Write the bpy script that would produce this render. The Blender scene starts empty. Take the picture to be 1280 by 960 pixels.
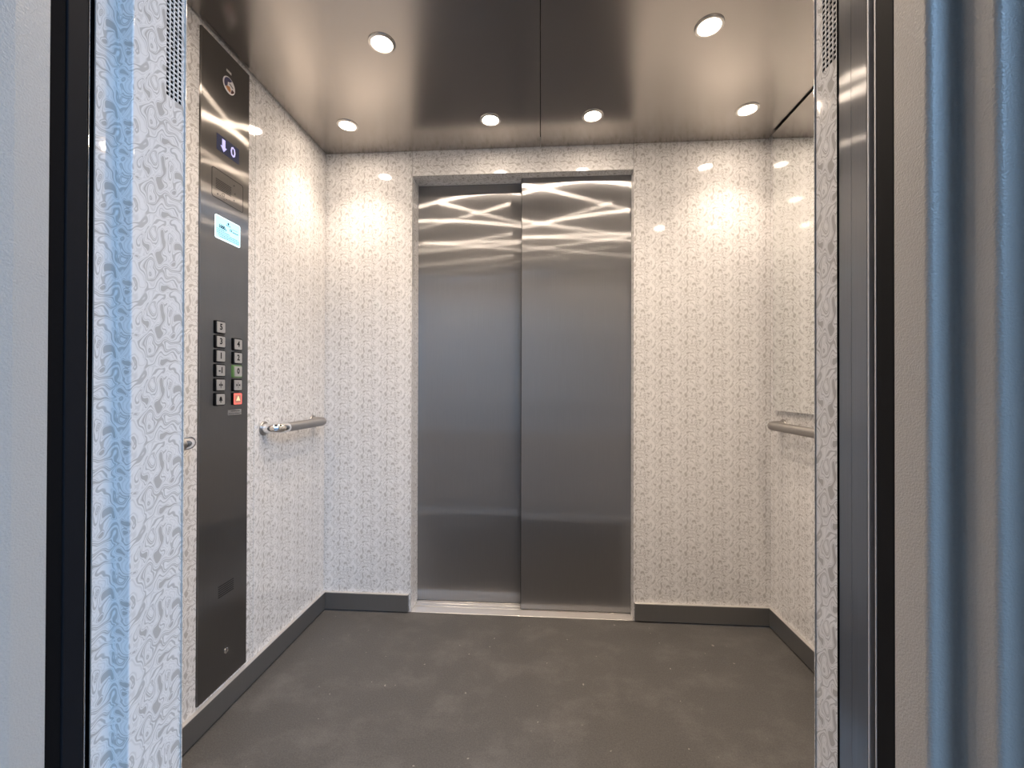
import bpy, bmesh, math, random
from mathutils import Vector, Matrix

sc = bpy.context.scene
COL = sc.collection
R = math.radians

# ------------------------------------------------------------------ camera, light, exposure
# world axes: x to the right, y into the cabin, z up; the camera stands on the landing at y = 0
F_PX = 530.73
YAW, PITCH, ROLL = R(3.8512), R(0.2889), R(0.1525)
CAM_Z = 1.0782
fw = Vector((-math.sin(YAW) * math.cos(PITCH), math.cos(YAW) * math.cos(PITCH), math.sin(PITCH)))
rt = Vector((math.cos(YAW), math.sin(YAW), 0))
up = rt.cross(fw)
rt, up = rt * math.cos(ROLL) + up * math.sin(ROLL), up * math.cos(ROLL) - rt * math.sin(ROLL)
cam = bpy.data.cameras.new('camera')
cam.sensor_width = 36
cam.lens = F_PX / 1280 * 36
cam.clip_start = 0.02
camo = bpy.data.objects.new('camera', cam)
m3 = Matrix((rt, up, -fw)).transposed()
camo.matrix_world = Matrix.Translation((0, 0, CAM_Z)) @ m3.to_4x4()
COL.objects.link(camo)
sc.camera = camo

SKY = (0.40, 0.66, 1.03)
SKY_STRENGTH = 13.5
LAMP_COLOUR = (1.0, 0.815, 0.65)
LAMP_WATTS = 1.25
BEAM_WATTS = 4.7
LENS_STRENGTH = 14.0
world = bpy.data.worlds.new('overcast_sky')
sc.world = world
world.use_nodes = True
wb = world.node_tree.nodes['Background']
wb.inputs[0].default_value = (*SKY, 1)
wb.inputs[1].default_value = SKY_STRENGTH

# unseen roof opening, added and placed for the blue daylight: a portal guides the sampling of that opening
RL = (1.2, 3.2, -4.8, -1.0, 3.4)     # x0, x1, y0, y1, z
pl = bpy.data.lights.new('daylight_portal', 'AREA'); pl.shape = 'RECTANGLE'
pl.size, pl.size_y = RL[1] - RL[0], RL[3] - RL[2]
pl.cycles.is_portal = True
plo = bpy.data.objects.new('daylight_portal', pl); COL.objects.link(plo)
plo.location = ((RL[0] + RL[1]) / 2, (RL[2] + RL[3]) / 2, RL[4])

sc.view_settings.view_transform = 'Standard'
sc.view_settings.look = 'None'
sc.view_settings.exposure = 0.0
sc.view_settings.gamma = 1.0
sc.view_settings.use_curve_mapping = False

# ------------------------------------------------------------------ measures (metres)
H = 2.2                     # cabin height
XL, XR = -1.0452, 1.038     # side walls
YF, YB = 0.694, 1.9934      # inner faces of front and back wall
OL, OR, OZ = -0.615, 0.4277, 2.084   # door openings
SKIRT_H, SKIRT_T = 0.0874, 0.014

# ------------------------------------------------------------------ materials
class S:
    """socket wrapper: python arithmetic becomes Math nodes"""
    nt = None
    def __init__(s, v): s.v = v
    @staticmethod
    def op(o, *a, clamp=False):
        n = S.nt.nodes.new('ShaderNodeMath'); n.operation = o; n.use_clamp = clamp
        for i, x in enumerate(a):
            x = x.v if isinstance(x, S) else x
            if isinstance(x, (int, float)): n.inputs[i].default_value = x
            else: S.nt.links.new(x, n.inputs[i])
        return S(n.outputs[0])
    def __add__(s, o): return S.op('ADD', s, o)
    __radd__ = __add__
    def __sub__(s, o): return S.op('SUBTRACT', s, o)
    def __rsub__(s, o): return S.op('SUBTRACT', o, s)
    def __mul__(s, o): return S.op('MULTIPLY', s, o)
    __rmul__ = __mul__
    def __truediv__(s, o): return S.op('DIVIDE', s, o)

def sstep(a, b, x):
    n = S.nt.nodes.new('ShaderNodeMapRange'); n.interpolation_type = 'SMOOTHSTEP'
    S.nt.links.new(x.v, n.inputs[0])
    for i, v in enumerate((a, b, 0, 1)): n.inputs[i + 1].default_value = v
    return S(n.outputs[0])

CELL_U, CELL_V = .1155, .1205      # half-drop repeat of the laminate's print

def laminate_group():
    g = bpy.data.node_groups.new('marbled_swirl', 'ShaderNodeTree'); S.nt = g
    g.interface.new_socket('Vector', in_out='INPUT', socket_type='NodeSocketVector')
    for nm in ('Fill', 'Line'): g.interface.new_socket(nm, in_out='OUTPUT', socket_type='NodeSocketFloat')
    gi = g.nodes.new('NodeGroupInput'); go = g.nodes.new('NodeGroupOutput')
    sx = g.nodes.new('ShaderNodeSeparateXYZ'); g.links.new(gi.outputs[0], sx.inputs[0])
    U = S(sx.outputs[0]) / CELL_U; V = S(sx.outputs[1]) / CELL_V
    a = U * (2 * math.pi); b = (V - U * .5) * (2 * math.pi)
    ca, sa, cb, sb = (S.op('COSINE', a), S.op('SINE', a), S.op('COSINE', b), S.op('SINE', b))
    def noise(t, r, off, scale=1):
        ca, sa, cb, sb = t
        c = g.nodes.new('ShaderNodeCombineXYZ')
        for i, e in enumerate((ca * r + off, sa * r + off * 1.7, cb * r)): g.links.new(e.v, c.inputs[i])
        n = g.nodes.new('ShaderNodeTexNoise'); n.noise_dimensions = '4D'
        n.inputs['Scale'].default_value = scale; n.inputs['Detail'].default_value = 0
        g.links.new(c.outputs[0], n.inputs['Vector']); g.links.new((sb * r + off).v, n.inputs['W'])
        return S(n.outputs[0]) - .5
    t0 = (ca, sa, cb, sb)
    U2 = U + noise(t0, .42, 3.1) * .25 + noise(t0, .42, 21.3, 2.6) * .13
    V2 = V + noise(t0, .42, 9.4) * .25 + noise(t0, .42, 27.9, 2.6) * .16
    def bump(x0, y0, s1, s2, rot=0, amp=1.):
        k = S.op('ROUND', U2 - x0)
        dx = U2 - x0 - k; dy = V2 + y0 - k * .5; dy = dy - S.op('ROUND', dy)
        if rot:
            c, s = math.cos(R(rot)), math.sin(R(rot))
            dx, dy = dx * c + dy * s, dy * c - dx * s
        dx = dx * (1 / s1); dy = dy * (1 / s2)
        return S.op('EXPONENT', (dx * dx + dy * dy) * -1.) * amp
    bumps = [(0, 0, .075, .05, 0, 1.1), (-.02, .64, .058, .10, 0, 1.3), (-.0, .42, .022, .16, 0, .9),
             (.25, .40, .05, .07, -30, 1), (.33, .47, .045, .07, 35, 1), (.5, .56, .06, .045, 0, .95),
             (.47, .68, .05, .045, 0, .95), (.17, .68, .04, .05, 0, .95), (.22, .02, .13, .025, -8, .9),
             (.45, -.06, .10, .028, -18, .9), (-.20, .50, .035, .15, -8, .85), (.62, .22, .04, .04, 0, .9),
             (.36, .16, .03, .09, 20, .55),
             (-.2, -.12, .09, .17, 0, -.9), (.38, .2, .10, .08, 0, -.7), (.3, .84, .22, .05, -5, -.7),
             (.12, .35, .04, .12, -15, -.6), (-.1, .35, .035, .14, 8, -.6)]
    h = None
    for q in bumps:
        e = bump(*q); h = e if h is None else h + e
    a2 = U2 * (2 * math.pi); b2 = (V2 - U2 * .5) * (2 * math.pi)
    t2 = (S.op('COSINE', a2), S.op('SINE', a2), S.op('COSINE', b2), S.op('SINE', b2))
    h = h + noise(t2, .62, 5.7) * 1.5 + noise(t2, .62, 15.7, 2.0) * .7
    fill = sstep(.50, .58, h)
    ln = S.op('ABSOLUTE', S.op('FRACT', h * 6.5) - .5) * 2.
    fine = sstep(.45, .9, ln)
    l2 = S.op('ABSOLUTE', S.op('FRACT', h * 2.2 + .3) - .5) * 2.
    bold = sstep(.70, .88, l2)
    line = S.op('MAXIMUM', fine * .4, bold)
    ring = 1. - sstep(.03, .09, S.op('ABSOLUTE', h + .42))
    fill = S.op('MAXIMUM', fill, ring * .9)
    g.links.new(fill.v, go.inputs[0]); g.links.new(line.v, go.inputs[1])
    return g

def new_mat(name):
    m = bpy.data.materials.new(name); m.use_nodes = True
    nt = m.node_tree; nt.nodes.clear()
    out = nt.nodes.new('ShaderNodeOutputMaterial')
    return m, nt, out

def principled(name, col, rough=.5, metal=0., spec=.5, emit=None, estr=0., coat=0.):
    m, nt, out = new_mat(name)
    p = nt.nodes.new('ShaderNodeBsdfPrincipled')
    p.inputs['Base Color'].default_value = (*col, 1)
    p.inputs['Roughness'].default_value = rough
    p.inputs['Metallic'].default_value = metal
    p.inputs['Specular IOR Level'].default_value = spec
    p.inputs['Coat Weight'].default_value = coat
    if emit:
        p.inputs['Emission Color'].default_value = (*emit, 1); p.inputs['Emission Strength'].default_value = estr
    nt.links.new(p.outputs[0], out.inputs[0])
    m['p'] = 1
    return m

def pnode(m): return next(n for n in m.node_tree.nodes if n.type == 'BSDF_PRINCIPLED')

def mixcol(nt, f, a, b):
    n = nt.nodes.new('ShaderNodeMix'); n.data_type = 'RGBA'
    if isinstance(f, (int, float)): n.inputs[0].default_value = f
    else: nt.links.new(f, n.inputs[0])
    for i, x in ((6, a), (7, b)):
        if isinstance(x, tuple): n.inputs[i].default_value = (*x, 1)
        else: nt.links.new(x, n.inputs[i])
    return n.outputs[2]

def noise_node(nt, vec, scale, detail=2, rough=.5, stretch=None):
    if stretch:
        mp = nt.nodes.new('ShaderNodeMapping'); mp.inputs['Scale'].default_value = stretch
        nt.links.new(vec, mp.inputs[0]); vec = mp.outputs[0]
    n = nt.nodes.new('ShaderNodeTexNoise')
    n.inputs['Scale'].default_value = scale; n.inputs['Detail'].default_value = detail; n.inputs['Roughness'].default_value = rough
    nt.links.new(vec, n.inputs['Vector'])
    return n.outputs[0]

def ramp(nt, fac, stops):
    n = nt.nodes.new('ShaderNodeValToRGB')
    el = n.color_ramp.elements
    while len(el) < len(stops): el.new(.5)
    for e, (p, v) in zip(el, stops): e.position = p; e.color = (v, v, v, 1)
    nt.links.new(fac, n.inputs[0])
    return n.outputs[0]

# glossy printed laminate of all cabin walls
def mat_laminate():
    g = laminate_group()
    m = principled('printed_laminate', (.7, .7, .7), .12, 0, .5)
    nt = m.node_tree; p = pnode(m)
    uv = nt.nodes.new('ShaderNodeUVMap'); gr = nt.nodes.new('ShaderNodeGroup'); gr.node_tree = g
    nt.links.new(uv.outputs[0], gr.inputs[0])
    c = mixcol(nt, gr.outputs[1], (.80, .79, .785), (.52, .51, .50))
    c = mixcol(nt, gr.outputs[0], c, (.48, .465, .45))
    nt.links.new(c, p.inputs['Base Color'])
    r = nt.nodes.new('ShaderNodeMath'); r.operation = 'MULTIPLY_ADD'
    nt.links.new(gr.outputs[0], r.inputs[0]); r.inputs[1].default_value = .05; r.inputs[2].default_value = .055
    nt.links.new(r.outputs[0], p.inputs['Roughness'])
    return m

def mat_brushed(name, col, lobes, diffuse=.01, grain=(900, 6, 1), dcol=None):
    """steel brushed along v: highlights spread along u. lobes: (weight, roughness, anisotropy)"""
    m, nt, out = new_mat(name)
    uv = nt.nodes.new('ShaderNodeUVMap')
    tg = nt.nodes.new('ShaderNodeTangent'); tg.direction_type = 'UV_MAP'
    n = noise_node(nt, uv.outputs[0], 1.0, 3, .6, grain)
    c = mixcol(nt, n, tuple(x * .86 for x in col), tuple(min(1, x * 1.12) for x in col))
    df = nt.nodes.new('ShaderNodeBsdfDiffuse'); df.inputs[0].default_value = (*(dcol or col), 1)
    sh, wsum = df.outputs[0], diffuse
    for w, rough, aniso in lobes:
        gl = nt.nodes.new('ShaderNodeBsdfAnisotropic')
        gl.inputs['Anisotropy'].default_value = -aniso
        nt.links.new(tg.outputs[0], gl.inputs['Tangent'])
        nt.links.new(c, gl.inputs['Color'])
        rr = nt.nodes.new('ShaderNodeMapRange'); nt.links.new(n, rr.inputs[0])
        rr.inputs[3].default_value = rough * .9; rr.inputs[4].default_value = rough * 1.1
        nt.links.new(rr.outputs[0], gl.inputs['Roughness'])
        wsum += w
        mx = nt.nodes.new('ShaderNodeMixShader'); mx.inputs[0].default_value = w / wsum
        nt.links.new(sh, mx.inputs[1]); nt.links.new(gl.outputs[0], mx.inputs[2])
        sh = mx.outputs[0]
    nt.links.new(sh, out.inputs[0])
    return m

def mat_floor():
    m = principled('dark_vinyl', (.07, .065, .06), .5, 0, .35)
    nt = m.node_tree; p = pnode(m)
    tc = nt.nodes.new('ShaderNodeTexCoord'); ob = tc.outputs['Object']
    big = noise_node(nt, ob, 1.6, 4, .6)
    fine = noise_node(nt, ob, 220, 2, .6)
    c = mixcol(nt, big, (.050, .048, .0465), (.076, .073, .071))
    c = mixcol(nt, ramp(nt, fine, [(.35, 0), (.75, .35)]), c, (.17, .16, .15))
    # dusty scuffs in smeared patches, and a few specks
    sm = noise_node(nt, ob, 4.6, 7, .74, (1.0, 1.25, 1))
    c = mixcol(nt, ramp(nt, sm, [(.48, 0), (.82, .42)]), c, (.21, .20, .192))
    sp = noise_node(nt, ob, 55, 1, .4)
    c = mixcol(nt, ramp(nt, sp, [(.77, 0), (.81, .6)]), c, (.36, .33, .30))
    nt.links.new(c, p.inputs['Base Color'])
    rg = ramp(nt, sm, [(.3, .46), (.8, .62)])
    nt.links.new(rg, p.inputs['Roughness'])
    b = nt.nodes.new('ShaderNodeBump'); b.inputs['Strength'].default_value = .15; b.inputs['Distance'].default_value = .0006
    nt.links.new(fine, b.inputs['Height']); nt.links.new(b.outputs[0], p.inputs['Normal'])
    return m

def mat_paint(name, col, scale, strength, rough):
    m = principled(name, col, rough, 0, .5)
    nt = m.node_tree; p = pnode(m)
    tc = nt.nodes.new('ShaderNodeTexCoord')
    n = noise_node(nt, tc.outputs['Object'], scale, 2, .55)
    b = nt.nodes.new('ShaderNodeBump'); b.inputs['Strength'].default_value = strength; b.inputs['Distance'].default_value = .0008
    nt.links.new(n, b.inputs['Height']); nt.links.new(b.outputs[0], p.inputs['Normal'])
    c = mixcol(nt, n, tuple(x * .93 for x in col), tuple(x * 1.07 for x in col))
    nt.links.new(c, p.inputs['Base Color'])
    return m

def mat_ceiling():
    m = principled('satin_metal_ceiling', (.43, .40, .375), .3, 1.)
    nt = m.node_tree; p = pnode(m)
    tc = nt.nodes.new('ShaderNodeTexCoord')
    n = noise_node(nt, tc.outputs['Object'], 300, 2, .5)
    rr = nt.nodes.new('ShaderNodeMapRange'); nt.links.new(n, rr.inputs[0])
    rr.inputs[3].default_value = .20; rr.inputs[4].default_value = .26
    nt.links.new(rr.outputs[0], p.inputs['Roughness'])
    return m

M = dict(
    laminate=mat_laminate(),
    steel=mat_brushed('brushed_steel', (.46, .46, .465), [(.68, .235, .915), (.31, .40, .70)]),
    panel_steel=mat_brushed('brushed_panel_steel', (.30, .29, .28), [(.68, .235, .915), (.31, .40, .70)]),
    rail=mat_brushed('satin_rail_steel', (.42, .405, .39), [(.92, .42, .3)], .08),
    alu=principled('sill_aluminium', (.66, .63, .60), .25, .5),
    skirt=mat_brushed('dark_skirting_metal', (.33, .325, .32), [(.70, .45, .2)], .30, dcol=(.15, .15, .15)),
    skirt_top=principled('skirting_edge', (.62, .60, .58), .4, .6),
    chrome=principled('chrome', (.88, .88, .88), .05, 1.),
    mirror=principled('mirror_glass', (.90, .91, .90), .005, 1.),
    mirror_back=principled('mirror_edge', (.18, .19, .18), .3),
    ceiling=mat_ceiling(),
    floor=mat_floor(),
    bead=principled('edge_bead', (.62, .61, .62), .45, .5),
    black=principled('black_void', (.004, .004, .005), .8, 0, .1),
    black_metal=principled('black_anodised', (.009, .010, .013), .55, 0, .1),
    dark_leaf=principled('dark_door_edge', (.013, .013, .014), .55, 0, .08),
    paint=mat_paint('textured_grey_paint', (.49, .465, .435), 400, 1.0, .30),
    concrete=mat_paint('landing_render', (.70, .69, .67), 40, .3, .8),
    dark_render=mat_paint('low_bounce_render', (.22, .215, .21), 40, .3, .8),  # unseen hall wall and ceiling, toned dark to cut bounce onto the door frame
    paving=mat_paint('landing_paving', (.085, .085, .09), 60, .3, .6),
    bezel=principled('black_plastic', (.004, .004, .005), .45, 0, .15),
    cap=principled('button_cap_metal', (.55, .54, .53), .38, .6),
    ink=principled('engraved_dark', (.01, .01, .012), .6, 0, .2),
    green=principled('green_lit_bezel', (.09, .17, .06), .4, 0, .5, (.11, .22, .06), .22),
    red=principled('red_lit_rim', (.8, .15, .12), .4, 0, .5, (1, .17, .14), .62),
    redcap=principled('red_lit_cap', (.42, .2, .15), .4, 0, .5, (.7, .3, .2), .22),
    amber=principled('amber_symbol', (.9, .7, .45), .5, 0, .2, (1, .62, .36), .55),
    screen=principled('display_glass', (.012, .012, .018), .08, 0, .5, (.06, .06, .10), .6),
    lit=principled('display_segments', (.5, .5, .8), .5, 0, .2, (.55, .52, 1), .6),
    sign=principled('backlit_sign', (.5, .9, .95), .3, 0, .4, (.30, .82, 1.), .62),
    sign_edge=principled('backlit_sign_edge', (.85, .95, 1), .3, 0, .4, (.72, .93, 1.), .8),
    sign_ink=principled('sign_print', (.01, .05, .14), .6, 0, .1),
    white=principled('white_enamel', (.75, .74, .76), .35),
    navy=principled('navy_enamel', (.03, .03, .09), .35),
    orange=principled('orange_enamel', (.45, .20, .08), .35),
    maroon=principled('maroon_enamel', (.06, .012, .012), .35),
    lens=principled('lamp_lens', (.9, .85, .8), .3, 0, .3, (1., .86, .70), LENS_STRENGTH),
    rim=principled('lamp_rim', (.70, .67, .64), .25, 1.),
)
# ------------------------------------------------------------------ geometry helpers
def link(name, me, mat, parent=None):
    o = bpy.data.objects.new(name, me)
    COL.objects.link(o)
    if mat: me.materials.append(M[mat])
    if parent: o.parent = parent
    return o

def empty(name, loc=(0, 0, 0)):
    o = bpy.data.objects.new(name, None); o.empty_display_size = .05
    o.location = loc
    COL.objects.link(o)
    return o

def tag(o, label=None, cat=None, group=None, kind=None):
    if label: o['label'] = label
    if cat: o['category'] = cat
    if group: o['group'] = group
    if kind: o['kind'] = kind
    return o

def box_uv(me, du=0., dv=0., rot=False):
    """metric box-projected UVs: v runs up, u runs to the viewer's right"""
    uvl = me.uv_layers.new(name='UVMap') if not me.uv_layers else me.uv_layers[0]
    for p in me.polygons:
        n = p.normal
        ax = max(range(3), key=lambda i: abs(n[i]))
        for li in p.loop_indices:
            c = me.vertices[me.loops[li].vertex_index].co
            if ax == 0: u, v = (c.y if n.x > 0 else -c.y), c.z
            elif ax == 1: u, v = (c.x if n.y < 0 else -c.x), c.z
            else: u, v = c.x, c.y
            u -= du; v -= dv
            if rot: u, v = v, -u
            uvl.data[li].uv = (u, v)

def finish(bm, name, mat, parent=None, smooth=None, uv=(0, 0, False)):
    bmesh.ops.recalc_face_normals(bm, faces=bm.faces)
    me = bpy.data.meshes.new(name); bm.to_mesh(me); bm.free()
    if uv is not None: box_uv(me, *uv)
    if smooth is not None:
        for p in me.polygons: p.use_smooth = True
        try: me.set_sharp_from_angle(angle=R(smooth))
        except Exception: pass
    return link(name, me, mat, parent)

def add_box(bm, x0, x1, y0, y1, z0, z1):
    v = [bm.verts.new((x, y, z)) for x in (x0, x1) for y in (y0, y1) for z in (z0, z1)]
    for f in ((0, 1, 3, 2), (4, 6, 7, 5), (0, 4, 5, 1), (2, 3, 7, 6), (0, 2, 6, 4), (1, 5, 7, 3)):
        bm.faces.new([v[i] for i in f])

def box(name, x0, x1, y0, y1, z0, z1, mat, parent=None, bevel=0., segs=2, uv=(0, 0, False)):
    bm = bmesh.new(); add_box(bm, min(x0, x1), max(x0, x1), min(y0, y1), max(y0, y1), min(z0, z1), max(z0, z1))
    if bevel:
        bmesh.ops.bevel(bm, geom=bm.edges[:], offset=bevel, segments=segs, affect='EDGES', profile=.5)
    return finish(bm, name, mat, parent, None, uv)

def boxes(name, lst, mat, parent=None, uv=(0, 0, False)):
    bm = bmesh.new()
    for b in lst: add_box(bm, *b)
    return finish(bm, name, mat, parent, None, uv)

def arc_path(pts, segs=6):
    """pts: (x, y, r) corners, rounded with radius r"""
    out = []
    for i, (x, y, r) in enumerate(pts):
        p = Vector((x, y))
        if not r or i in (0, len(pts) - 1): out.append(p); continue
        a = (Vector(pts[i - 1][:2]) - p).normalized(); b = (Vector(pts[i + 1][:2]) - p).normalized()
        th = a.angle(b); d = r / math.tan(th / 2)
        c = p + (a + b).normalized() * (r / math.sin(th / 2))
        s, e = p + a * d - c, p + b * d - c
        ang = s.angle(e)
        for k in range(segs + 1):
            t = k / segs
            q = (s * math.sin((1 - t) * ang) + e * math.sin(t * ang)) / math.sin(ang)
            out.append(c + q)
    return out

def sheet(name, pts, z0, z1, mat, parent=None, thick=.003, u0=0., v0=0., usign=1, flip=False):
    """folded sheet: an xy profile extruded upwards, u = arc length"""
    P = arc_path(pts)
    bm = bmesh.new(); uvl = bm.loops.layers.uv.new('UVMap')
    s = [0.]
    for a, b in zip(P, P[1:]): s.append(s[-1] + (b - a).length)
    nrm = []
    for i in range(len(P)):
        t = (P[min(i + 1, len(P) - 1)] - P[max(i - 1, 0)]).normalized()
        n = Vector((-t.y, t.x)) * (-1 if flip else 1); nrm.append(n)
    front = [[bm.verts.new((p.x, p.y, z)) for z in (z0, z1)] for p in P]
    back = [[bm.verts.new((p.x + n.x * thick, p.y + n.y * thick, z)) for z in (z0, z1)] for p, n in zip(P, nrm)]
    def quad(vs, us):
        f = bm.faces.new(vs); f.smooth = True
        for l, u in zip(f.loops, us): l[uvl].uv = u
    for i in range(len(P) - 1):
        ua, ub = [u0 + usign * q for q in s[i:i + 2]]
        us = ((ua, z0 - v0), (ub, z0 - v0), (ub, z1 - v0), (ua, z1 - v0))
        quad((front[i][0], front[i + 1][0], front[i + 1][1], front[i][1]), us)
        quad((back[i][0], back[i][1], back[i + 1][1], back[i + 1][0]), (us[0], us[3], us[2], us[1]))
    for i in (0, len(P) - 1):
        quad((front[i][0], front[i][1], back[i][1], back[i][0]), ((0, 0),) * 4)
    for k in (0, 1):
        for i in range(len(P) - 1):
            quad((front[i][k], back[i][k], back[i + 1][k], front[i + 1][k]), ((0, 0),) * 4)
    bmesh.ops.recalc_face_normals(bm, faces=bm.faces)
    me = bpy.data.meshes.new(name); bm.to_mesh(me); bm.free()
    me.set_sharp_from_angle(angle=R(35))
    return link(name, me, mat, parent)

def perforated(name, x, face, y0, y1, z0, z1, hy, hz, hole, mat, parent, u0, v0):
    """flat reveal at x = const with a grid of square holes; face = +1 looks to +x"""
    ys = sorted({y0, y1, *[c + s * hole / 2 for c in hy for s in (-1, 1)]})
    ys = [y for y in ys if y0 <= y <= y1]
    zs = sorted({z0, z1, *[c + s * hole / 2 for c in hz for s in (-1, 1)]})
    def inh(v, cs): return any(abs(v - c) < hole / 2 for c in cs)
    V, F, UV = [], [], []
    def quad(pts):
        i = len(V); V.extend(pts); F.append((i, i + 1, i + 2, i + 3))
    d = -face * .0012
    for a, b in zip(ys, ys[1:]):
        if not inh((a + b) / 2, hy):
            quad([(x, a, z0), (x, b, z0), (x, b, z1), (x, a, z1)]); continue
        for c, e in zip(zs, zs[1:]):
            if inh((c + e) / 2, hz):
                for p, q in (((a, c), (b, c)), ((b, c), (b, e)), ((b, e), (a, e)), ((a, e), (a, c))):
                    quad([(x, *p), (x, *q), (x + d, *q), (x + d, *p)])
            else:
                quad([(x, a, c), (x, b, c), (x, b, e), (x, a, e)])
    me = bpy.data.meshes.new(name); me.from_pydata(V, [], F)
    uvl = me.uv_layers.new(name='UVMap')
    for l in me.loops:
        c = me.vertices[l.vertex_index].co
        uvl.data[l.index].uv = (face * (c.y - u0), c.z - v0)
    return link(name, me, mat, parent)

def sweep(bm, pts, r, segs=20, cap=True):
    P = [Vector(p) for p in pts]
    t = [(P[min(i + 1, len(P) - 1)] - P[max(i - 1, 0)]).normalized() for i in range(len(P))]
    n = t[0].orthogonal().normalized()
    if abs(t[0].z) < .9: n = Vector((0, 0, 1))
    rings = []
    for p, tt in zip(P, t):
        n = (n - tt * n.dot(tt)).normalized(); b = tt.cross(n)
        rings.append([bm.verts.new(p + (n * math.cos(a) + b * math.sin(a)) * r) for a in [2 * math.pi * k / segs for k in range(segs)]])
    for A, B in zip(rings, rings[1:]):
        for k in range(segs):
            bm.faces.new((A[k], A[(k + 1) % segs], B[(k + 1) % segs], B[k]))
    if cap:
        bm.faces.new(rings[0]); bm.faces.new(rings[-1][::-1])

def tube(name, pts, r, mat, parent=None, segs=20):
    bm = bmesh.new(); sweep(bm, pts, r, segs)
    return finish(bm, name, mat, parent, 50)

def lathe(name, prof, origin, axis, mat, parent=None, segs=32):
    """prof: (radius, height) list along axis 'x' or 'z'"""
    bm = bmesh.new(); ox, oy, oz = origin
    rings = []
    for r, h in prof:
        ring = []
        for k in range(segs):
            a = 2 * math.pi * k / segs; c, s = r * math.cos(a), r * math.sin(a)
            ring.append(bm.verts.new((ox + h, oy + c, oz + s) if axis == 'x' else (ox + c, oy + s, oz + h)))
        rings.append(ring)
    for A, B in zip(rings, rings[1:]):
        for k in range(segs): bm.faces.new((A[k], A[(k + 1) % segs], B[(k + 1) % segs], B[k]))
    for rg in (rings[0], rings[-1]):
        if (rg[0].co - rg[segs // 2].co).length > 1e-4: bm.faces.new(rg)
    bmesh.ops.remove_doubles(bm, verts=bm.verts, dist=1e-6)
    return finish(bm, name, mat, parent, 40)

def round_rect(y0, y1, z0, z1, r, n=5):
    out = []
    for cy, cz, a0 in ((y1 - r, z1 - r, 0), (y0 + r, z1 - r, 90), (y0 + r, z0 + r, 180), (y1 - r, z0 + r, 270)):
        for k in range(n + 1):
            a = R(a0 + 90 * k / n); out.append((cy + r * math.cos(a), cz + r * math.sin(a)))
    return out

def plate(name, outline, x0, x1, mat, parent=None, bevel=0.):
    """closed yz outline extruded from x0 to x1 (front)"""
    bm = bmesh.new()
    A = [bm.verts.new((x0, y, z)) for y, z in outline]; B = [bm.verts.new((x1, y, z)) for y, z in outline]
    bm.faces.new(A); f = bm.faces.new(B[::-1])
    for i in range(len(A)): bm.faces.new((A[i], A[(i + 1) % len(A)], B[(i + 1) % len(A)], B[i]))
    if bevel: bmesh.ops.bevel(bm, geom=list(f.edges), offset=bevel, segments=2, affect='EDGES', profile=.5)
    return finish(bm, name, mat, parent, 20)

def frame_ring(name, outer, inner, x0, x1, mat, parent=None):
    bm = bmesh.new()
    L = [[bm.verts.new((x, y, z)) for y, z in o] for o in (outer, inner) for x in (x0, x1)]
    n = len(outer)
    for i in range(n):
        j = (i + 1) % n
        bm.faces.new((L[1][i], L[1][j], L[3][j], L[3][i])); bm.faces.new((L[0][i], L[0][j], L[1][j], L[1][i]))
        bm.faces.new((L[2][i], L[2][j], L[3][j], L[3][i])); bm.faces.new((L[0][i], L[0][j], L[2][j], L[2][i]))
    return finish(bm, name, mat, parent, 40)

def text(name, body, y, z, size, x, mat, parent=None, bold=0., sx=1., align='CENTER'):
    """flat lettering on the left wall, read from inside the cabin"""
    cu = bpy.data.curves.new(name, 'FONT'); cu.body = body; cu.size = size
    cu.align_x = align; cu.align_y = 'CENTER'; cu.offset = bold; cu.extrude = .00015
    cu.resolution_u = 2
    tmp = bpy.data.objects.new('tmp', cu); COL.objects.link(tmp)
    bpy.context.view_layer.update()
    me = bpy.data.meshes.new_from_object(tmp.evaluated_get(bpy.context.evaluated_depsgraph_get()))
    bpy.data.objects.remove(tmp); bpy.data.curves.remove(cu)
    me.materials.clear(); me.name = name
    for v in me.vertices: v.co = Vector((x + v.co.z, y + v.co.x * sx, z + v.co.y))
    return link(name, me, mat, parent)
# ------------------------------------------------------------------ the cabin shell
NODE_X, NODE_Z = .5543, 1.5353      # where a motif of the print sits on the back wall
LAM = (NODE_X, NODE_Z, False)
WT = 2.25

box('floor', XL - .03, XR + .03, YF - .03, YB, -.03, 0, 'floor')['kind'] = 'structure'

ceil = tag(empty('ceiling', (0, (YF + YB) / 2, H)), kind='structure')
def under(o, root):
    o.parent = root; o.matrix_parent_inverse = root.matrix_world.inverted() if root.matrix_world != Matrix.Identity(4) else Matrix.Translation(-root.location)
    return o
for a, b in ((XL + .005, -.0047), (-.0023, XR - .011)):
    under(box('ceiling_panel', a, b, YF + .004, YB - .004, H, H + .006, 'ceiling', None, .0008, 1), ceil)
under(box('top_light_block', XL - .05, XR + .05, .50, 2.2, WT, WT + .04, 'black'), ceil)  # black slab added above the ceiling to keep the cabin light-tight

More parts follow.
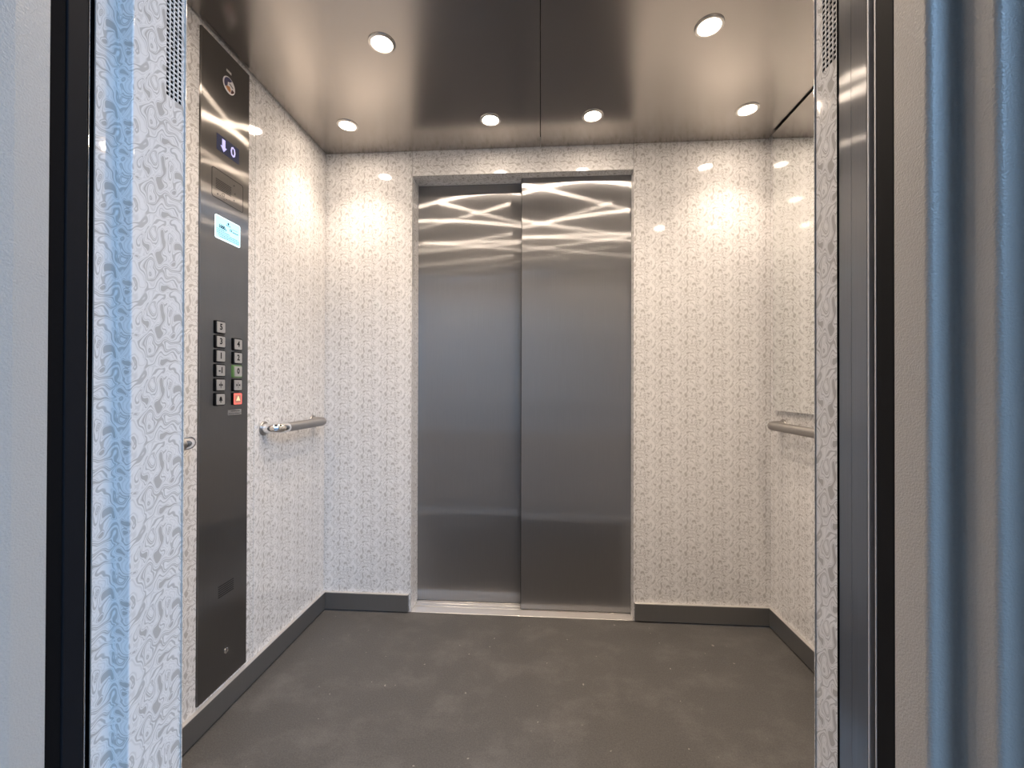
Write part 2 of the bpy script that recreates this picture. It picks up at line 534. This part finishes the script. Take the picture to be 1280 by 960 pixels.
# back wall: two side panels, the panel over the door, its reveals and vent grids
wb_ = tag(empty('wall_back', (0, YB, 0)), kind='structure')
P = lambda *a, **k: under(box(*a, **k), wb_)
G = .0008
P('panel', XL - .02, OL - G, YB, YB + .004, 0, WT, 'laminate', bevel=.0008, segs=1, uv=(NODE_X - .02, NODE_Z, False))
P('panel', OR + G, XR + .02, YB, YB + .004, 0, WT, 'laminate', bevel=.0008, segs=1, uv=LAM)
P('panel', OL + G, OR - G, YB, YB + .004, OZ, WT, 'laminate', bevel=.0008, segs=1, uv=(.42, 2.13, True))
P('header_reveal', OL, OR, YB + .0042, 2.099, OZ, OZ + .03, 'laminate', uv=(.42, 2.0, True))
HZ = [1.560 + .008 * k for k in range(39)]
under(perforated('jamb_reveal', OL, 1, YB + .0005, 2.0995, 0, OZ, [YB + .010 + .008 * k for k in range(4)], HZ, .0056, 'laminate', None, .651, 1.119), wb_)
under(perforated('jamb_reveal', OR, -1, YB + .0005, 2.045, 0, OZ, [YB + .010 + .008 * k for k in range(4)], HZ, .0056, 'laminate', None, .651, 1.119), wb_)
P('vent_cavity', OL - .04, OL - .002, YB + .0045, 2.0995, 0, OZ, 'black')
P('vent_cavity', OR + .002, OR + .04, YB + .0045, 2.045, 0, OZ, 'black')
P('rear_light_block', -1.2, 1.2, 2.16, 2.2, -.05, 2.3, 'black')  # unseen black plate added behind the leaves to shut out sky light

# left wall: a panel before the control panel, a narrow strip and a wide panel behind it
wl = tag(empty('wall_left', (XL, YF, 0)), kind='structure')
for a, b in ((YF, 1.2295), (1.4475, 1.4860), (1.4872, YB)):
    under(box('panel', XL - .02, XL, a + .0004, b - .0004, 0, WT, 'laminate', None, .0008, 1, uv=(1.66, 1.5, False)), wl)
for a, b in ((0, .0955), (2.1865, WT)):
    under(box('panel', XL - .02, XL, 1.2299, 1.4471, a, b, 'laminate', None, .0004, 1, uv=(1.66, 1.5, False)), wl)
under(box('backing', XL - .06, XL - .022, YF - .03, 2.2, 0, WT, 'black'), wl)

wr = tag(empty('wall_right', (XR, YF, 0)), kind='structure')
under(box('panel', XR, XR + .02, YF, YB, 0, WT, 'laminate', None, .0008, 1, uv=(-1.9, 1.47, False)), wr)
under(box('backing', XR + .02, XR + .05, YF - .03, 2.2, 0, WT, 'black'), wr)

# front wall beside the open entrance, with the folded jambs and their vent grids
wf = tag(empty('wall_front', (0, YF, 0)), kind='structure')
Pf = lambda *a, **k: under(box(*a, **k), wf)
Pf('panel', XL - .02, OL - .012, YF - .004, YF, 0, WT, 'laminate', uv=(.2, 1.4, False))
Pf('panel', OR + .012, XR + .02, YF - .004, YF, 0, WT, 'laminate', uv=(.2, 1.4, False))
Pf('panel', OL, OR, YF - .004, YF, OZ, WT, 'laminate', uv=(.2, 1.4, True))
JU, JV = .651, 1.119
under(perforated('jamb_reveal', OL, 1, .602, YF - .003, 0, OZ, [.6585 + .008 * k for k in range(4)], HZ, .0056, 'laminate', None, JU, JV), wf)
under(sheet('jamb_edge', [(OL, YF - .003, 0), (OL, YF, .0029), (OL - .012, YF, 0)], 0, OZ, 'laminate', None, .002, YF - .003 - JU, JV, 1, True), wf)
# the fold: reveal, a step that faces the landing, a second reveal
under(sheet('jamb_fold', [(OL, .602, 0), (OL, .598, .0026), (-.6385, .598, .0008), (-.6385, .5660, 0)], 0, OZ, 'laminate', None, .002, .602 - JU, JV, -1, True), wf)
under(perforated('jamb_reveal', OR, -1, .6440, YF - .003, 0, OZ, [.6485 + .008 * k for k in range(4)], HZ, .0056, 'laminate', None, JU, JV), wf)
under(sheet('jamb_edge', [(OR, YF - .003, 0), (OR, YF, .0029), (OR + .012, YF, 0)], 0, OZ, 'laminate', None, .002, 0, JV, -1), wf)
Pf('vent_cavity', OL - .08, OL - .0035, .605, YF - .0045, 0, OZ, 'black')
Pf('vent_cavity', OR + .0035, OR + .08, .6445, YF - .0045, 0, OZ, 'black')
Pf('lintel', OL - .03, OR + .03, .566, YF - .0045, OZ, OZ + .16, 'steel')

# skirting boards
def skirting(name, x0, x1, y0, y1, topface):
    o = tag(empty(name, ((x0 + x1) / 2, (y0 + y1) / 2, 0)), kind='structure')
    under(box('board', x0, x1, y0, y1, .006, SKIRT_H - .003, 'skirt', None, .001, 1), o)
    under(box('top_edge', x0, x1, y0, y1, SKIRT_H - .003, SKIRT_H, 'skirt_top', None, .0008, 1), o)
t = SKIRT_T
skirting('baseboard_back_left', XL + t, OL - .010, YB - t, YB - .0005, 'y')
skirting('baseboard_back_right', OR + .006, XR - t, YB - t, YB - .0005, 'y')
skirting('baseboard_left', XL + .0005, XL + t, YF + .002, YB - .0005, 'x')
skirting('baseboard_right', XR - t, XR - .0005, YF + .002, YB - .0005, 'x')

# ------------------------------------------------------------------ doors and sills
d1 = tag(empty('door_1', (0, 2.05, 0)), kind='structure')
under(box('door_leaf', -.70, -.055, 2.100, 2.130, .006, 2.14, 'steel', None, .0018, 2), d1)
under(box('door_leaf', -.0925, .52, 2.046, 2.076, .006, 2.14, 'steel', None, .0018, 2), d1)
under(box('door_leaf_edge', -.0945, -.0925, 2.048, 2.074, .006, 2.14, 'black_metal'), d1)
s1 = tag(empty('trim_1', (0, YB, 0)), kind='structure')
for a, b in ((YB - .002, 2.0435), (2.0485, 2.072), (2.0765, 2.0955), (2.1005, 2.15)):
    under(box('sill_bar', OL + .0005, OR - .0005, a, b, -.02, .0025, 'alu', None, .0007, 1), s1)
under(box('sill_bed', OL - .1, OR + .1, YB, 2.16, -.04, -.012, 'black'), s1)

d2 = tag(empty('door_2', (.43, .6, 0)), kind='structure')      # cabin door, slid open into the right-hand side
under(box('door_leaf', .4300, .95, .6185, .6438, .004, 2.14, 'steel', None, .0012, 2), d2)
under(box('door_leaf', .4280, .95, .5880, .6160, .004, 2.14, 'steel', None, .0012, 2), d2)
under(box('edge_strip', .4282, .435, .5848, .5876, .004, 2.14, 'bead', None, .0007, 2), d2)
d3 = tag(empty('door_3', (.43, .56, 0)), kind='structure')     # landing door, slid open with it
under(box('door_leaf', .4285, .95, .5460, .5735, .004, 2.14, 'dark_leaf', None, .0012, 2), d3)
under(box('edge_strip', .4284, .434, .5736, .5762, .004, 2.14, 'bead', None, .0007, 2), d3)
s2 = tag(empty('trim_2', (0, .62, 0)), kind='structure')
for a, b in ((.50, .545), (.549, .572), (.580, .612), (.618, .640), (.645, YF - .031)):
    under(box('sill_bar', -.66, .62, a, b, -.02, -.0005, 'alu', None, .0007, 1), s2)

# ------------------------------------------------------------------ the landing side
t3 = tag(empty('trim_3', (0, .45, 0)), kind='structure')       # painted steel door frame
ZT = 2.13
under(sheet('frame_right', [(.4280, .5445, 0), (.4280, .4985, .007), (.4590, .4985, .006), (.4590, .4575, .007), (.4980, .4575, .006),
                            (.4980, .4000, .006), (.80, .4000, 0)], -.03, ZT, 'paint', None, .0016, 0, 0, 1, False), t3)
under(sheet('frame_left', [(-.6250, .4985, 0), (-.6250, .4624, .0015), (-.6335, .4180, .01), (-.6340, .3600, .006), (-.95, .3600, 0)],
            -.03, ZT, 'paint', None, .0016, 0, 0, 1, True), t3)
under(box('frame_head', -.95, .80, .40, .545, ZT - .03, ZT + .12, 'paint'), t3)
t4 = tag(empty('trim_4', (-.655, .57, 0)), kind='structure')   # dark slam post beside the left jamb
under(box('slam_post', -.66, -.6260, .5190, .5450, -.02, ZT, 'black_metal', None, .0015, 2), t4)
under(box('edge_strip', -.66, -.6265, .5458, .5480, -.02, ZT, 'chrome', None, .0008, 2), t4)
under(box('rubber_seal', -.66, -.6280, .4987, .5185, -.02, ZT, 'black'), t4)
under(box('gap_light_block', -.72, -.6600, .40, .60, -.02, 2.3, 'black'), t4)  # black filler added to stop sky light leaking past the post

def wall(name, *a, mat='concrete'):
    box(name, *a, mat)['kind'] = 'structure'
wall('wall_landing_left', -3.0, -.70, .362, .60, -.1, 3.4)
wall('wall_landing_right', .79, 3.5, .402, .66, -.1, 3.4)
wall('wall_landing_over', -.72, .79, .402, .66, 2.25, 3.4)
wall('floor_landing', -3.0, 3.5, -5.6, .50, -.1, -.001, mat='paving')
wall('wall_opposite', -3.0, 3.5, -5.75, -5.6, -.1, 3.4)
wall('wall_hall_left', -3.1, -3.0, -5.6, .60, -.1, 3.4, mat='dark_render')
wall('wall_hall_right', 3.5, 3.6, -5.6, .66, -.1, 3.4)
ch = tag(empty('ceiling_landing', (0, -2.5, RL[4])), kind='structure')
for q in ((-3.1, RL[0], -5.75, .66), (RL[1], 3.6, -5.75, .66), (RL[0], RL[1], -5.75, RL[2]), (RL[0], RL[1], RL[3], .66)):
    under(box('slab', *q, RL[4], RL[4] + .15, 'dark_render'), ch)

# ------------------------------------------------------------------ mirror
mr = empty('wall_mirror', (1.03, (YF + 1.94) / 2, .9755))
tag(mr, 'tall frameless mirror on the side wall, from handrail height up to the ceiling', 'mirror')
under(box('glass', 1.0180, 1.0210, YF + .01, 1.9375, .9755, 2.1915, 'mirror', None, .0006, 1), mr)
under(box('backing_board', 1.0212, 1.0378, YF + .01, 1.9370, .9775, 2.1915, 'mirror_back'), mr)

# ------------------------------------------------------------------ handrails
def bend(c, r, a0, a1, z, n=10):
    return [(c[0] + r * math.cos(R(a0 + (a1 - a0) * k / n)), c[1] + r * math.sin(R(a0 + (a1 - a0) * k / n)), z) for k in range(n + 1)]

def handrail(label, wallx, side, y0, y1, z, chrome_far=False):
    """side = +1: rail stands to +x of the wall. y0 near end, y1 far end (axis of the wall stubs)"""
    o = empty('handrail', (wallx, (y0 + y1) / 2, z)); tag(o, label, 'handrail', 'cabin handrails')
    off, br, r = .062, .042, .0188
    cx = wallx + side * off
    def stub(y, d):      # from the wall out, bending towards d along y
        pts = [(wallx + side * .004, y, z), (wallx + side * (off - br), y, z)]
        c = (wallx + side * (off - br), y + d * br)
        for k in range(1, 11):
            a = R(90 * k / 10); pts.append((c[0] + side * br * math.sin(a), c[1] - d * br * math.cos(a), z))
        pts.append((cx, y + d * (br + .006), z))
        return pts
    for y, d, chrome in ((y0, 1, True), (y1, -1, chrome_far)):
        e = under(tube('elbow', stub(y, d), r, 'chrome' if chrome else 'rail', None, 24), o)
        if chrome: e['label'] = 'polished chrome bend at the rail end'
        under(lathe('rosette', [(.0, .0002), (.0265, .0002), (.0265, .004), (.0245, .0065), (.017, .0068)] if side > 0 else
                    [(.0, -.0002), (.0265, -.0002), (.0265, -.004), (.0245, -.0065), (.017, -.0068)],
                    (wallx, y, z), 'x', 'rail'), o)
    under(tube('rail', [(cx, y0 + br + .004, z), (cx, (y0 + y1) / 2, z), (cx, y1 - br - .004, z)], r - .0006, 'rail', None, 28), o)
    return o
handrail('satin steel handrail between the control panel and the corner by the steel doors', XL, 1, 1.540, 1.886, .916)
handrail('satin steel handrail on the wall between the entrance jamb and the control panel', XL, 1, .74, 1.150, .916, True)
handrail('satin steel handrail running along the side wall below the mirror', XR, -1, .76, 1.892, .913)
# ------------------------------------------------------------------ control panel
CX = XL + .0045                     # front of the steel face plate
Y0, Y1, Z0, Z1 = 1.2310, 1.4460, .0960, 2.1860
cp = empty('control_panel', (XL, (Y0 + Y1) / 2, Z0))
tag(cp, 'full-height brushed steel control panel with floor buttons set into the side wall', 'control panel')
C = lambda o: under(o, cp)
C(box('face_plate', XL - .02, CX, Y0, Y1, Z0, Z1, 'panel_steel', None, .0012, 2))

# emblem at the top
em = C(lathe('emblem', [(.0, .0), (.0270, .0), (.0270, .0012), (.0255, .0018), (.0, .0018)], (CX, 1.346, 2.079), 'x', 'white', None, 36))
def emblem_part(name, pts, mat):
    under2(plate(name, [(1.346 + a * .0270, 2.079 + b * .0270) for a, b in pts], CX + .0017, CX + .0023, mat), em)
def under2(o, part):
    o.parent = part; o.matrix_parent_inverse = part.matrix_parent_inverse.copy() if False else Matrix.Identity(4)
    return o
def arcp(r, a0, a1, n=10): return [(r * math.cos(R(a0 + (a1 - a0) * k / n)), r * math.sin(R(a0 + (a1 - a0) * k / n))) for k in range(n + 1)]
emblem_part('emblem_field', arcp(.88, 60, 215) + [(-.35, -.2), (-.28, .30), (.05, .42)], 'navy')
emblem_part('emblem_field', [(-.42, -.25), (.05, -.12), (.22, -.45), (.12, -.80), (-.30, -.72), (-.62, -.45)], 'orange')
emblem_part('emblem_field', arcp(.86, -20, -75) + [(.30, -.52), (.42, -.22)], 'maroon')
emblem_part('emblem_stroke', [(-.02, .22), (.06, .30), (.62, .06), (.58, -.04)], 'ink')
C(box('emblem_plate', CX, CX + .0012, 1.334, 1.356, 2.1200, 2.1280, 'cap', None, .0003, 1))

# floor display
dp = C(plate('display', round_rect(1.2930, 1.3950, 1.8390, 1.8920, .002), CX - .004, CX + .0006, 'screen'))
ax, az = 1.3235, 1.8650
arrow = [(ax - .007, az + .020), (ax - .007, az - .004), (ax - .014, az - .004), (ax, az - .021), (ax + .014, az - .004), (ax + .007, az - .004), (ax + .007, az + .020)]
under2(plate('arrow_sign', arrow, CX + .0007, CX + .0010, 'lit'), dp)
under2(text('floor_number', '0', 1.3660, az, .048, CX + .0008, 'lit', None, .0006, 1.0), dp)

def dashes(y0, y1, z, h, w, x, mat, part):
    '''print too small to read in the photograph: a row of short strokes'''
    rnd = random.Random(round(y0 * 1e4)); y = y0
    while y < y1 - .0005:
        e = min(y1, y + w * rnd.uniform(.6, 1.3))
        under2(plate('print', [(y, z - h / 2), (e, z - h / 2), (e, z + h / 2), (y, z + h / 2)], x, x + .0002, mat), part)
        y = e + .0009

# intercom: a flush plate with a dark joint, grille slots and pictograms
ic = C(frame_ring('intercom', round_rect(1.2740, 1.4170, 1.6800, 1.7760, .008), round_rect(1.2764, 1.4146, 1.6824, 1.7736, .0062), CX - .003, CX + .0004, 'ink'))
for k in range(6):
    z = 1.7430 - k * .0057
    under2(plate('grille_slot', round_rect(1.2910, 1.3600, z - .0014, z + .0014, .0012, 2), CX, CX + .0003, 'ink'), ic)
for y, z, r in ((1.3725, 1.7560, .0026), (1.3770, 1.7300, .0024), (1.3000, 1.6960, .0032), (1.3100, 1.6960, .0018), (1.3390, 1.6945, .0016), (1.3730, 1.7060, .0028)):
    under2(lathe('indicator_hole', [(.0, .0), (r, .0), (r, .0003), (0, .0003)], (CX, y, z), 'x', 'ink', None, 12), ic)
under2(frame_ring('bell_pictogram', [(1.3240 + .0062 * a, 1.7035 + .0062 * b) for a, b in arcp(1, 0, 345, 20)], [(1.3240 + .0048 * a, 1.7035 + .0048 * b) for a, b in arcp(1, 0, 345, 20)], CX, CX + .0003, 'ink'), ic)
dashes(1.3480, 1.3560, 1.6985, .0016, .0030, CX, 'ink', ic)
dashes(1.3250, 1.3320, 1.6890, .0012, .0028, CX, 'ink', ic)

# back-lit rating plate
sg = C(plate('rating_sign', round_rect(1.2880, 1.4020, 1.5530, 1.6290, .006), CX - .003, CX + .0012, 'sign_edge'))
sf = under2(plate('sign_face', round_rect(1.2905, 1.3995, 1.5555, 1.6265, .005), CX + .0012, CX + .0016, 'sign'), sg)
sx_ = CX + .0017
def st(body, y, z, size, bold=0., sx=1.): under2(text('print', body, y, z, size, sx_, 'sign_ink', None, bold, sx), sg)
under2(lathe('print', [(0, 0), (.0038, 0), (.0038, .0002), (0, .0002)], (sx_, 1.3450, 1.6150, ), 'x', 'sign_ink', None, 14), sg)
dashes(1.3350, 1.3550, 1.6085, .0022, .0040, sx_, 'sign_ink', sg)
dashes(1.3080, 1.3250, 1.6030, .0010, .0050, sx_, 'sign_ink', sg)
st('1000', 1.3165, 1.5945, .0150, .0007, .95)
st('kg', 1.3345, 1.5920, .0070, .0002)
dashes(1.3640, 1.3880, 1.6035, .0010, .0050, sx_, 'sign_ink', sg)
st('13', 1.3560, 1.5970, .0110, .0005)
dashes(1.3645, 1.3920, 1.5945, .0028, .0034, sx_, 'sign_ink', sg)
for k, (a, b) in enumerate(((1.294, 1.330), (1.294, 1.352), (1.294, 1.390), (1.300, 1.394), (1.304, 1.394))):
    dashes(a, b, 1.5850 - k * .0056, .0016, .0080, sx_, 'sign_ink', sg)

# push buttons: black body standing proud, metal cap, engraved symbol
def tri(y, z, w, h, d):   # triangle pointing along d in y
    return [(y - d * w, z - h), (y + d * w, z), (y - d * w, z + h)]
def button(y, z, sym, body='bezel', capm='cap', label=None, lit=None):
    b = C(plate('button', round_rect(y - .0210, y + .0210, z - .0212, z + .0212, .004), CX - .001, CX + .0075, body, None, .0015))
    if label: b['label'] = label
    if lit: under2(plate('lit_rim', round_rect(y - .0180, y + .0192, z - .0190, z + .0190, .003), CX + .0070, CX + .0090, lit, None, .0008), b)
    q = .0140 if lit else .0172
    under2(plate('button_cap', round_rect(y - q + .0006, y + q + .0006, z - q, z + q, .0025), CX + .0070, CX + .0098, capm, None, .0008), b)
    fx = CX + .0099
    ink = 'amber' if lit else 'ink'
    if sym == 'open' or sym == 'close':
        under2(plate('symbol', [(y - .0008, z - .011), (y + .0008, z - .011), (y + .0008, z + .011), (y - .0008, z + .011)], fx, fx + .0003, ink), b)
        for s in (-1, 1):
            under2(plate('symbol', tri(y + s * .0058, z, .0034, .0046, s if sym == 'open' else -s)[::1 if True else -1], fx, fx + .0003, ink), b)
    elif sym == 'bell':
        pts = [(y + .0085 * a, z + .0085 * c + .001) for a, c in ((-1, -.7), (-.7, -.4), (-.65, .2), (-.4, .75), (0, .95), (.4, .75), (.65, .2), (.7, -.4), (1, -.7))]
        under2(plate('symbol', pts, fx, fx + .0003, ink), b)
        under2(lathe('symbol', [(0, 0), (.0025, 0), (.0025, .0003), (0, .0003)], (fx, y, z - .0078), 'x', ink, None, 12), b)
    elif sym == 'alarm':
        pts = [(y + .0095 * a, z + .0095 * c + .001) for a, c in ((-1, -.75), (0, 1.05), (1, -.75))]
        under2(plate('symbol', pts, fx, fx + .0003, ink), b)
    else:
        under2(text('symbol', sym, y + .0004, z + .0005, .0270, fx, ink, None, .0009, .92), b)
ya, yb = 1.3060, 1.3850
for k, s in enumerate(('5', '3', '1', '-1')): button(ya, 1.2660 - .0466 * k, s)
button(ya, 1.0796, 'open'); button(ya, 1.0330, 'bell')
button(yb, 1.2180, '4'); button(yb, 1.1718, '2')
button(yb, 1.1260, '0', 'green', 'cap', 'button zero with a green lit surround')
button(yb, 1.0792, 'close')
button(yb, 1.0325, 'alarm', 'bezel', 'redcap', 'red lit alarm button', 'red')
ep = C(box('engraved_label', CX, CX + .0007, 1.3500, 1.4130, .9780, .9960, 'rim', None, .0002, 1))
dashes(1.3620, 1.4060, .9915, .0022, .0060, CX + .0008, 'ink', ep)
dashes(1.3530, 1.4100, .9830, .0016, .0050, CX + .0008, 'ink', ep)

# loudspeaker slots and key switch near the bottom
for k in range(6):
    z = .4225 - k * .0069
    C(plate('speaker_slot', round_rect(1.3120, 1.3815, z - .0015, z + .0015, .0013, 2), CX, CX + .0004, 'ink'))
ks = C(lathe('key_switch', [(0, 0), (.0085, 0), (.0085, .002), (.0072, .0028), (0, .0028)], (CX, 1.3470, .1985), 'x', 'chrome', None, 24))
under2(plate('keyhole', [(1.3462, .1945), (1.3478, .1945), (1.3478, .2025), (1.3462, .2025)], CX + .0028, CX + .0031, 'ink'), ks)

# ------------------------------------------------------------------ downlights
def downlight(x, y, label, group):
    o = empty('downlight', (x, y, H)); tag(o, label, 'downlight', group)
    under(lathe('rim', [(.0335, -.0008), (.0345, -.0040), (.0400, -.0045), (.0435, -.0022), (.0440, 0.), (.0335, 0.)], (x, y, H), 'z', 'rim', None, 40), o)
    under(lathe('lens', [(.0, -.0016), (.0338, -.0016), (.0338, -.0004), (.0, -.0004)], (x, y, H), 'z', 'lens', None, 32), o)
    l = bpy.data.lights.new('lamp', 'AREA'); l.shape = 'DISK'; l.size = .060
    l.energy = LAMP_WATTS; l.color = LAMP_COLOUR; l.spread = R(180)
    lo = bpy.data.objects.new('lamp', l); COL.objects.link(lo); lo.location = (x, y, H - .0052)
    under(lo, o)
    b = bpy.data.lights.new('beam', 'SPOT'); b.energy = BEAM_WATTS * 4; b.color = LAMP_COLOUR
    b.spot_size = R(112); b.spot_blend = 1.; b.shadow_soft_size = .02
    bo = bpy.data.objects.new('beam', b); COL.objects.link(bo); bo.location = (x, y, H - .0260)
    under(bo, o)
for y, end, grp in ((1.772, 'closed steel doors', 'downlights by the steel doors'), (.934, 'open entrance', 'downlights by the open entrance')):
    downlight(-.833, y, 'round warm downlight in the corner between the %s and the control panel wall' % end, grp)
    downlight(-.213, y, "round warm downlight by the %s, ceiling seam's control panel side" % end, grp)
    downlight(.213, y, "round warm downlight by the %s, ceiling seam's mirror side" % end, grp)
    downlight(.833, y, 'round warm downlight in the corner between the %s and the mirror wall' % end, grp)
downlight(-.521, 1.353, 'round warm downlight over mid cabin, on the side of the control panel', 'downlights over the cabin middle')
downlight(.521, 1.353, 'round warm downlight over mid cabin, on the side of the mirror', 'downlights over the cabin middle')
